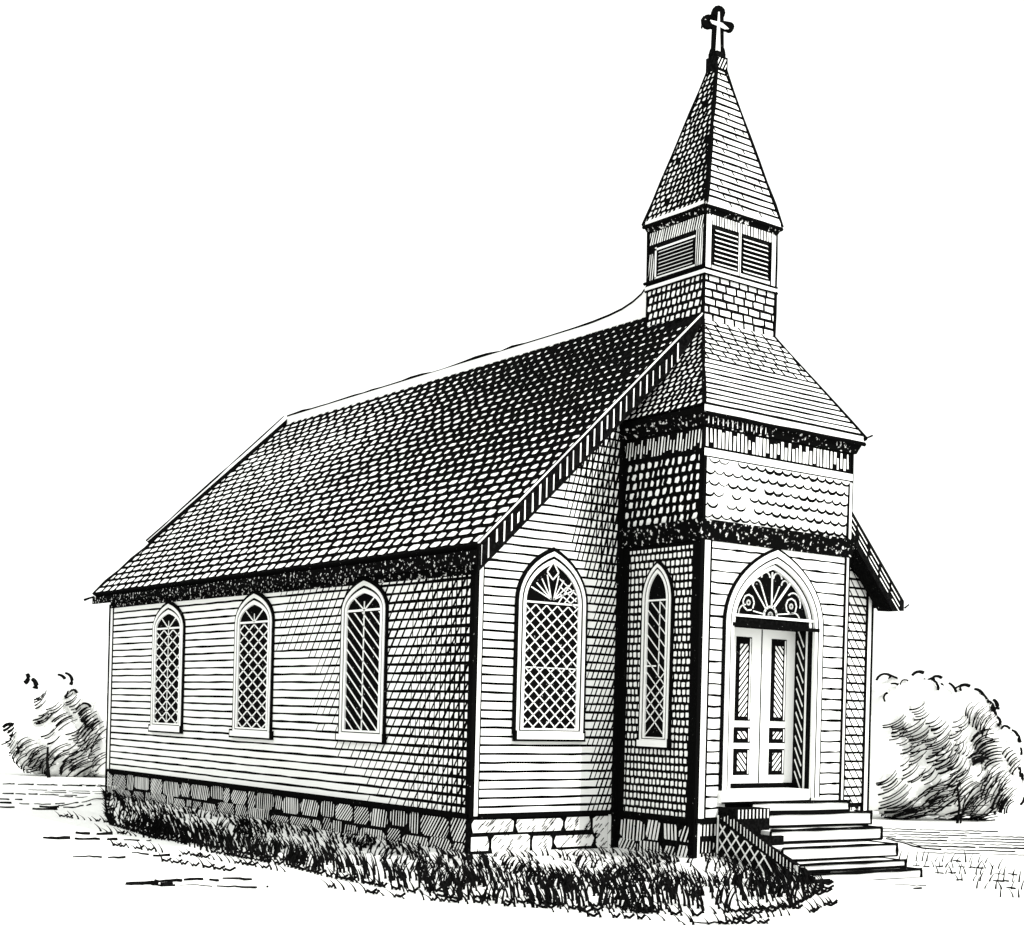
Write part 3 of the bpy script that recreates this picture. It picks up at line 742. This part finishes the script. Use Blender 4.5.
stroke([(fx-.06, fy+.12), (fx-.2, fy+.42)], .018); stroke([(fx-.1, fy+.10), (fx-.38, fy+.42)], .018); stroke([(fx+.05,fy+.2),(fx+.17,fy+.42)], .014)
for cx, cy, r in ((fx-.11,fy+.52,.085),(fx+.13,fy+.52,.085),(fx-.28,fy+.40,.08),(fx+.28,fy+.44,.07)): stroke(arcp(cx, cy, r, 10, 175), .018)
for cx in (fx-.44, fx+.42): stroke(arcp(cx, fy+.16, .11, -40, 300), .018); stroke(arcp(cx, fy+.16, .03, 0, 360), .02)
stroke(arcp(fx+.46,fy+.20,.15,-20,130),.018); stroke(arcp(fx+.48,fy-.06,.13,-20,110),.018); stroke([(fx+.12,fy+.03),(fx+.44,fy+.06)],.016)
stroke([(fx-.13,fy+.02),(fx-.34,fy+.05)],.016); stroke(arcp(fx-.5,fy-.0,.13,90,190),.016)
tr.build('tracery', fan)

# ------------------------------------------------------------------ steps
steps = empty('porch_steps', (4.2,-2.3,-.7)); 
steps.parent = church; steps.matrix_parent_inverse = world_of(church).inverted()
def sbuild(m, name):
    o = m.build(name); o.parent = steps
    o.matrix_parent_inverse = Matrix.Translation((4.2,-2.3,-.7)).inverted(); return o
data = [(.205,.085,-1.66,3.55,5.34,-1.56), (.055,-.105,-1.80,3.62,5.66,-1.575), (-.135,-.285,-2.14,3.42,5.47,-1.9), (-.315,-.465,-2.62,3.12,5.20,-2.3), (-.49,-.565,-2.98,3.05,4.92,-2.7), (-.60,-.71,-3.14,3.10,5.05,-2.85)]
for zt, zb, v, a, b, vb in data:
    m = MB()
    sk = .10                                  # the flight runs slightly out of square with the tower
    fr = [(a,v+.05),(b,v-.13)]; 
    m.prism([(a,v+.05,zt),(b,v-.13,zt),(b+.05,-1.5,zt),(a+.05,-1.5,zt)], [(a,v+.05,zb),(b,v-.13,zb),(b+.05,-1.5,zb),(a+.05,-1.5,zb)], W_, W_)
    m.line((a-.01,v+.035,zt+.012),(b+.02,v-.145,zt+.012), .021, K_, wob=.3); m.line((a-.01,v+.035,zb-.0),(b+.02,v-.145,zb-.0), .017, K_, wob=.3)
    m.line((b+.02,v-.14,zt),(b+.02,v-.14,zb), .020, K_); m.line((a-.01,v+.04,zt),(a-.01,v+.04,zb), .018, K_)
    m.line((b+.02,v-.14,zt+.0),(b+.06,-1.6,zt+.0), .018, K_)
    sbuild(m, 'tread')
m = MB()                                     # dark side under the flight, upright boards and lattice
def sp_(y): return 2.93 + ( -1.6-y)*.10
def side_pt(y, z): return Vector((sp_(y), y, z))
yo = [(-1.6,.10),(-1.80,.02),(-2.14,-.16),(-2.55,-.34),(-2.95,-.52),(-3.1,-.62)]
top = [side_pt(y, z) for y, z in yo]; bot = [side_pt(-3.12,-.78), side_pt(-1.6,-.78)]
m.prism(top+bot, [p+Vector((.08,0,0)) for p in top+bot], PI_)
SPn = Pl((sp_(0),0,0), (-(-.10),-1,0), (0,0,1), (-1,0,0))
reg_low = [(1.64,-.74),(2.95,-.74),(2.85,-.63),(1.64,-.03)]
for k in range(12):
    z = -1.6+k*.20
    for sg in (1,-1):
        q0_, q1_ = (1.5, z), (3.0, z+sg*1.5*1.3)
        plate(m, SPn, clip([(q0_[0],q0_[1]),(q0_[0],q0_[1]+.032),(q1_[0],q1_[1]+.032),(q1_[0],q1_[1])] if sg > 0 else [(q0_[0],q0_[1]+1.5),(q0_[0],q0_[1]+1.528),(q1_[0],q1_[1]+1.528),(q1_[0],q1_[1]+1.5)], reg_low), .014+.006*(sg>0), .008, W_, W_)
hatch(m, SPn, [(1.66,.02),(1.80,.07),(3.02,-.57),(2.90,-.62)], 1.66, 3.02, -.62, .08, .055, .28, 0, .022, broken=.3)
plate(m, SPn, rect(1.60,1.63,-.7,.06), .02, .02, W_)
sbuild(m, 'lattice_panel')
m = MB()                                     # filler between side panel and treads
for (y, z) in yo[1:]:
    m.box(sp_(y)+.04, 3.6, y-.02, y+.3, -.75, z-.03, PI_)
m.box(2.95, 3.6, -1.9, -1.56, -.75, .16, PI_)
x = 2.98
while x < 3.56:
    m.box(x, x+.02, -1.915, -1.905, .03, .15, W_); x += .07
sbuild(m, 'stringer')

# ================================================================== GROUND
def gz(x, y):
    dx = max(0, -x, x-Wn); dy = max(0, y-Ln)
    y_low = -PJ if U1 < x < U2 else 0
    if -PJ-3 < y < 0:
        ddx = max(0, U1-x, x-U2); d1 = math.hypot(ddx, max(0, -PJ-y)); d2 = math.hypot(dx, -y); d = min(d1, d2)
    else: d = math.hypot(dx, max(dy, -y if y < 0 else 0))
    if U1 < x < U2 and y < -PJ: d = -PJ-y
    t = min(1, max(0, (d-.1)/1.0)); t = t*t*(3-2*t)
    return -.5-.2*t
gm = MB()
def cuts(a, b, lo, hi, st):
    L = [a]; 
    x = lo
    while x <= hi: L.append(x); x += st
    return L+[b]
xs = [-3000,-400,-80,-30]+[-10+i*.45 for i in range(60)]+[30,80,400,3000]
ys = [-3000,-400,-80,-25]+[-8+i*.45 for i in range(60)]+[30,80,400,3000]
idx = {}
for i, x in enumerate(xs):
    for j, y in enumerate(ys):
        idx[i,j] = len(gm.v); gm.v.append((x, y, gz(x, y)))
for i in range(len(xs)-1):
    for j in range(len(ys)-1):
        gm.f.append((idx[i,j],idx[i+1,j],idx[i+1,j+1],idx[i,j+1])); gm.m.append(EA)
g = gm.build('ground'); tag(g, kind='structure')

# ---- grass
def blade(mb, x, y, h, lean, az, wd, m=PI_, curve=.5, zb=-.01):
    z0 = gz(x, y)+zb; d = Vector((math.cos(az), math.sin(az), 0)); 
    side_ = right.copy(); pts = []
    n = 4
    for i in range(n+1):
        t = i/n; pts.append(Vector((x, y, z0)) + d*(lean*(t**(1+curve))) + up*(h*t))
    # three-sided tapering blade
    rings = []
    for i, p in enumerate(pts):
        w_ = wd*.5*(1 - .75*(i/n)**1.5); rings.append(len(mb.v))
        a = Vector((-d.y, d.x, 0))
        for q in (0, 2.09, 4.19): mb.v.append(tuple(p + (right*math.cos(q)+fwd*math.sin(q))*w_))
    for a, b in zip(rings, rings[1:]):
        for k in range(3):
            k2 = (k+1)%3; mb.f.append((a+k,a+k2,b+k2,b+k)); mb.m.append(m)
AZ = math.atan2(right.y, right.x)
def inside(p, P):
    r = False
    for i in range(len(P)):
        (x0_, y0_), (x1_, y1_) = P[i], P[i-1]
        if (y0_ > p[1]) != (y1_ > p[1]) and p[0] < (x1_-x0_)*(p[1]-y0_)/(y1_-y0_)+x0_: r = not r
    return r
low = [(.47,13.78),(-.6,11),(-1.72,7.98),(-2.0,5.6),(-2.15,3.3),(-2.0,1.34),(-2.1,.09),(-2.0,-1.6),(-1.8,-2.9),(-1.05,-3.7),(-.3,-4.6),(.9,-4.6),(2.2,-3.9),(3.0,-3.25)]
wal = [(3.0,-1.7),(2.45,-1.6),(2.4,-.05),(-.05,-.05),(-.05,12.4)]
poly = low+wal
def wd_(x, y):
    """0 at the wall .. 1 at the outer edge of the grass"""
    dw = min([abs(x) if y > 0 else math.hypot(x, y)] + [abs(y) if 0 < x < 2.5 else 9] + [abs(x-2.5) if -1.6 < y < 0 else 9] + [math.hypot(x-2.6, y+1.6)])
    dl = min(math.hypot(x-a, y-b) for (a0,b0_),(a1,b1) in zip(low, low[1:]) for a, b in [(a0+(a1-a0)*k/4, b0_+(b1-b0_)*k/4) for k in range(5)])
    return dw/(dw+dl+1e-6)
gr = MB()
n = 0
AV = math.atan2(-fwd.y, -fwd.x)
while n < 2150:
    x, y = R(-2.4, 3.2), R(-4.4, 13.8)
    if not inside((x, y), poly): continue
    k = wd_(x, y)
    if k < .08 or R(0,1) > 1.0-.60*k: continue
    if y > 6 and R(0,1) > .75-.06*(y-6): continue
    cl_ = .5+.5*math.sin(x*3.1+1.7*math.sin(y*1.9))*math.sin(y*2.3+x)
    if R(0,1) > .22+.78*cl_: continue
    az = AZ+math.pi+.5*math.sin(x*2.3+y*1.7)+R(-.25,.25)
    if math.sin(x*5.1-y*1.3) > .75: az -= math.pi
    blade(gr, x, y, (.09+.15*min(1, k*1.3))*R(.75,1.25), R(.04,.13), az, R(.028,.044), PI_, curve=R(.5,1.4)); n += 1
# fringe: rows of tufts along the outer edge
def tuft_row(mb, p, q, n, h=.16, zig=True):
    for i in range(n):
        t = (i+R(-.2,.2))/n; x = p[0]+(q[0]-p[0])*t; y = p[1]+(q[1]-p[1])*t
        blade(mb, x, y, h*R(.5,1.0), R(.05,.12), AZ+math.pi+R(-.3,.3), R(.028,.042), curve=.8)
        if R(0,1) < .55:
            z = gz(x,y)+.012; d = right*R(.05,.12)
            mb.tube([Vector((x,y,z+.02)), Vector((x,y,z))+d*.6+up*-.0, Vector((x,y,z+.04))+d*1.2], .015, PI_, 4)
for (a, b) in zip(low, low[1:]):
    L = math.hypot(b[0]-a[0], b[1]-a[1])
    for off_ in (0, .28):
        if R(0,1) < .75: tuft_row(gr, (a[0]+off_, a[1]+off_*.4), (b[0]+off_, b[1]+off_*.4), int(L/.11), .17)
o = gr.build('grass'); tag(o, 'dark uneven grass growing thick along the foot of the church wall', 'grass', kind='stuff')

# scattered marks of low growth on the open ground
sg = MB()
def dash(mb, x, y, L, r=.02, wob=.03, brk=True):
    a = -L/2
    while a < L/2:
        l_ = min(R(.18,.5) if brk else L, L/2-a); n = max(2, int(l_/.06)); pts = []; ph = R(0,6)
        for i in range(n+1):
            q = a+l_*i/n
            p = Vector((x, y, 0)) + right*q + fwd*(math.sin(q*16+ph)*wob*1.6+R(-wob, wob))
            pts.append((p.x, p.y, gz(p.x, p.y)+.008+R(0,.012)))
        k_ = min(r,.03)*R(.6,1.2); mb.tube(pts, k_*.6, PI_, 6, k_); a += l_+R(.03,.14)
for x, y, L, r in ((-1.9,13.4,.6,.03),(-1.35,14.28,.5,.03),(-.26,15.6,1.6,.022),(.6,15.9,1.3,.014),(-2.12,12.2,.35,.04),(-1.6,11.5,.45,.035),(-1.1,11.8,1.0,.035),(-.6,12.0,1.1,.02),
                   (1.5,18.6,3.2,.022),(2.6,18.2,2.0,.015),(.8,16.6,2,.012),(-3.1,5.7,1.1,.03),(-2.6,6.4,.6,.03),(-2.4,5.2,.4,.02),(-3.75,3.2,.7,.014),(-3.1,3.4,.25,.02),(-2.9,3.0,.35,.025),
                   (-4.3,.3,.5,.04),(-4.0,.45,.3,.05),(-3.6,.4,.4,.03),(-3.2,.3,.35,.025),(-3.9,-.1,1.6,.012),(-1.2,12.8,.9,.018),(.2,14.6,.8,.014),(-.6,-5.0,.35,.014),(4.1,-3.9,.5,.010),(3.9,-4.1,.12,.02)):
    dash(sg, x, y, L, r)
for p, q, n in (((-2.6,3.1),(-2.3,.6),16),((-2.3,6.9),(-1.9,4.5),14),((-1.5,-3.6),(-.4,-4.3),9),((-1.9,9.8),(-1.6,8.3),8),((-.3,-4.9),(.7,-4.95),10),((.2,-4.7),(1.3,-4.6),8),((-2.2,-2.2),(-1.9,-2.8),6),((-.8,-4.0),(-.3,-4.2),5),
                ((-3.0,4.6),(-2.7,3.3),8),((-1.4,-4.0),(-.6,-4.9),9),((-2.6,-.8),(-2.3,-2.2),9),((-.9,-4.9),(.1,-5.3),8),((-3.2,2.4),(-2.9,.9),7),((1.0,-4.9),(2.0,-4.4),7)):
    tuft_row(sg, p, q, n, .15)
o = sg.build('low_growth'); tag(o, 'sparse dark tufts and runners scattered over the pale open ground', 'ground cover', kind='stuff')

# right-hand side: streaks of stubble and tufts beside the steps
sb = MB()
for k in range(9):
    t = k/8; cx, cy = 11.4-3.5*t, 2.1-3.2*t; x = -1.6-.2*t
    while x < 1.6-.3*t:
        L = R(.5, 1.6); p = Vector((cx,cy,0))+right*(x+L/2); dash(sb, p.x, p.y, L, R(.012,.018), .002, False); x += L+R(.04,.3)
for r in range(6):
    t = r/5; cx, cy = 6.9-3.0*t, -1.95-2.9*t
    for i in range(13-r):
        p = Vector((cx,cy,0))+right*(-.35+i*.105+R(-.03,.03)+t*.75)
        blade(sb, p.x, p.y, R(.10,.20), R(.01,.08), AZ+math.pi*(R(0,1)<.3), R(.018,.032), curve=.8)
        if R(0,1) < .3: dash(sb, p.x+.02, p.y, .1, .014)
o = sb.build('stubble'); tag(o, 'thin streaks of stubble and loose tufts right of the church steps', 'stubble', kind='stuff')

# ================================================================== TREES
def tree(name, base, px, lobes, strokes, rim, trunk, label, rz=-TH, seed=1):
    """lobes: (x, z, r) in px from the base; strokes: hatch clusters; everything sits on the rounded lobes"""
    random.seed(seed)
    root = empty(name, base); root.rotation_euler.z = rz
    tag(root, label, 'tree' if name == 'tree' else 'bush', 'bushes behind the church')
    def add(m, nm):
        o = m.build(nm); o.parent = root; return o
    L = [(x/px, z/px, r/px) for x, z, r in lobes]
    cr_ = MB()
    for x, z, r in L:                       # bumpy leaf mass: each lobe carries many small leaf clumps
        bm = bmesh.new(); bmesh.ops.create_icosphere(bm, subdivisions=4, radius=r*.93)
        sd_ = random.random()*50
        for v in bm.verts:
            n_ = v.co.normalized()
            k = 1+.05*math.sin(7*n_.x+sd_)*math.sin(6*n_.z+sd_)+.03*math.sin(15*n_.x+9*n_.y+sd_)+R(-.012,.012)
            v.co = Vector((v.co.x*k, v.co.y*k*.8, v.co.z*k))
        i0 = len(cr_.v); cr_.v += [(v.co.x+x, v.co.y, v.co.z+z) for v in bm.verts]
        for f in bm.faces:
            cr_.f.append(tuple(i0+v.index for v in f.verts)); cr_.m.append(LF)
        bm.free()
        for _ in range(150):                # loose leaves lifting off the surface
            n_ = Vector((R(-1,1),R(-1,1),R(-1,1))).normalized(); p = Vector((x,0,z))+Vector((n_.x*r, n_.y*r*.8, n_.z*r))*R(.93,1.0)
            a = n_.cross(Vector((R(-1,1),R(-1,1),R(-1,1)))).normalized()*.06; b = (n_*.5+n_.cross(a)).normalized()*.05
            cr_.face([p-a, p+b, p+a, p-b*.6], LF)
    crown = add(cr_, 'crown')
    def depth(x, z, sgn):
        best = None
        for lx, lz, r in L:
            q = r*r-(x-lx)**2-(z-lz)**2
            if q > 0:
                y = math.sqrt(q)*.8
                if best is None or y > best: best = y
        return sgn*-(best+.03) if best is not None else sgn*-.03
    st_ = MB()
    for sgn in (1,-1):
        for (x, z, w_, h_, ang, ln, n_, bend, thk) in strokes:
            ca, sa = math.cos(math.radians(ang)), math.sin(math.radians(ang))
            n_ = max(3, round(n_*.95))
            for i in range(n_):
                t = (i+.5)/n_-.5
                # strokes are stacked across the cluster, each running along ang
                cx_ = (x - sa*t*h_*1.0 + R(-.5,.5)*w_*.35)/px; cz_ = (z + ca*t*h_ + R(-.5,.5)*2)/px
                l_ = ln*R(.6,1.2)/px; pts = []
                for k in range(7):
                    u = k/6-.5; b_ = bend*(u*u*4-1)*l_*.25
                    qx = cx_+ca*u*l_-sa*b_; qz = cz_+sa*u*l_+ca*b_
                    pts.append((qx, depth(qx, qz, sgn), max(qz, .02)))
                st_.tube(pts, thk*.85*R(.8,1.25)/px, PI_, 4, thk*.4/px)
        for (x, z, r, a0, a1, thk) in rim:
            pts = []
            for k in range(7):
                a = math.radians(a0+(a1-a0)*k/6); qx, qz = (x+r*math.cos(a))/px, (z+r*math.sin(a))/px; pts.append((qx, depth(qx, qz, sgn), qz))
            st_.tube(pts, thk*R(.8,1.2)/px, PI_, 5, thk*.7/px)
    o = add(st_, 'twigs'); o['kind'] = 'stuff'
    tm = MB()
    for pts, r in trunk: tm.tube([(x/px, yy, z/px) for x, yy, z in pts], r/px, PI_, 7, r*.5/px)
    add(tm, 'trunk')
    return root

# right: pixels measured from (945, 820)
RP = 47.5
lobes = [(-20,92,50),(-48,100,44),(-78,60,55),(12,95,38),(38,70,36),(30,40,38),(-5,50,50),(-40,40,44),(50,42,24)]
stk = []
def cl(x, z, w_, h_, ang, ln, n_, bend=.5, thk=.9): stk.append((x-945, 820-z, w_, h_, ang, ln, n_, bend, thk))
cl(905,712,10,14,25,16,5); cl(885,728,24,18,28,22,8); cl(905,735,20,26,30,24,9); cl(928,742,20,26,33,26,9); cl(948,722,14,12,30,18,4)
cl(895,745,16,16,30,20,5); cl(930,757,22,24,40,26,9); cl(945,765,22,26,45,26,9); cl(918,775,12,20,42,16,5)
cl(966,715,8,26,60,22,7,-.6); cl(976,722,10,20,50,24,6,-.6); cl(972,738,14,16,30,24,6,-.5,1.2); cl(980,752,16,26,25,26,8,-.5,1.3); cl(968,757,16,12,12,22,6,-.4,1.3)
cl(1003,758,8,26,40,18,7,-.5,1.2); cl(956,790,18,36,45,28,11,-.5); cl(975,800,18,40,48,30,12,-.6); cl(992,790,12,40,55,30,10,-.6,1.0); cl(1000,800,8,26,60,22,6,-.7,1.3)
cl(925,800,30,26,25,30,9,-.4); cl(915,812,30,12,12,36,6,-.2); cl(960,815,40,16,15,36,8,-.2); cl(985,818,20,12,18,26,5,-.2)
cl(885,795,18,40,35,30,10,.4); cl(878,780,12,14,35,22,4); cl(898,808,24,14,28,28,6); cl(940,780,10,16,40,16,5); cl(950,748,8,14,60,12,4)
cl(975,775,14,20,55,14,5); cl(935,795,20,26,38,26,8,-.4); cl(905,755,16,12,32,18,4); cl(990,775,12,22,50,20,7,-.5); cl(945,735,10,14,35,16,4); cl(900,770,18,22,38,20,6,.4); cl(925,725,22,16,30,20,5); cl(925,795,20,18,30,24,6,-.4); cl(900,815,20,10,18,30,4,-.2)
rim = []
def rm(x, z, r, a0, a1, t=1.4): rim.append((x-945, 820-z, r, a0, a1, t))
rm(882,684,9,30,165); rm(897,687,6,60,170,1.0); rm(916,680,8,60,150,1.6); rm(920,686,8,-30,60,1.6); rm(934,683,7,50,150,1.5); rm(938,690,8,-10,60,1.6); rm(962,693,9,60,160,1.9); rm(972,697,9,-10,90,1.8)
rm(980,706,6,-30,80,2.4); rm(987,705,8,-20,60,1.8); rm(985,716,9,-60,40,1.6); rm(997,730,6,30,150,1.6); rm(1003,738,10,-10,80,1.8); rm(1008,750,7,-20,40,1.6); rm(1010,768,9,-40,20,1.6); rm(1014,775,8,-40,30,1.6); rm(1014,795,10,-50,0,1.0)
rm(880,700,6,110,210,1.3); rm(885,693,8,60,110,1.1)
tree('bush', (14.71,3.36,-.7), RP, lobes, stk, rim, [([(-1,-.9,-2),(1,-.9,16),(0,-.8,36)],1.7), ([(2,-.9,-2),(4,-.9,12),(8,-.8,26)],1.1)],
     'large pale rounded bush with dark curved twigs standing right of the church', seed=3)
# left: pixels measured from (60, 776)
LP = 37.3
lobes = [(10,30,38),(58,52,38),(40,46,34),(-20,30,30),(28,70,26),(-4,60,24),(60,30,40)]
stk = []; rim = []
def cl(x, z, w_, h_, ang, ln, n_, bend=.5, thk=.9): stk.append((x-60, 776-z, w_, h_, ang, ln, n_, bend, thk))
def rm(x, z, r, a0, a1, t=1.4): rim.append((x-60, 776-z, r, a0, a1, t))
cl(48,717,22,10,30,18,7); cl(70,720,22,10,35,20,7,-.3); cl(76,700,8,26,35,14,7); cl(92,715,10,26,40,16,8,-.3,1.2); cl(98,735,10,26,45,20,8,-.4)
cl(38,752,10,30,35,22,9,-.4); cl(52,760,16,26,40,28,10,-.5); cl(72,760,20,30,35,26,11,-.4); cl(92,765,20,26,28,28,10,-.3); cl(40,765,20,10,28,20,5); cl(12,732,10,16,40,12,4,.3,1.3); cl(100,720,10,34,42,18,9,-.3); cl(104,752,10,30,35,22,9,-.3); cl(88,735,14,24,38,20,7); cl(60,735,16,16,35,18,5); cl(14,745,14,20,40,18,5); cl(40,700,12,14,38,14,4); cl(28,760,14,18,38,20,6,-.4); cl(60,708,14,10,35,16,4); cl(84,748,10,12,40,20,4)
rm(62,680,8,-30,80,1.6); rm(56,682,8,30,90,1.6); rm(76,694,5,30,150,1.3); rm(64,692,5,-60,20,1.3); rm(26,686,8,-20,60,2.6) ; rm(20,678,6,-60,40,2.6); rm(90,708,6,20,120,1.5)
rm(8,732,7,60,150,2.0); rm(20,750,5,-40,40,1.6)
tree('bush', (2.83,23.02,-.7), LP, lobes, stk, rim, [([(1,-1.0,0),(-1,-1.0,16),(-2,-.9,30)],2.0), ([(12,-1.0,4),(16,-1.0,16),(20,-.9,22)],1.4)],
     'pale loose bush with slanting dark twigs standing left of the church', seed=5)
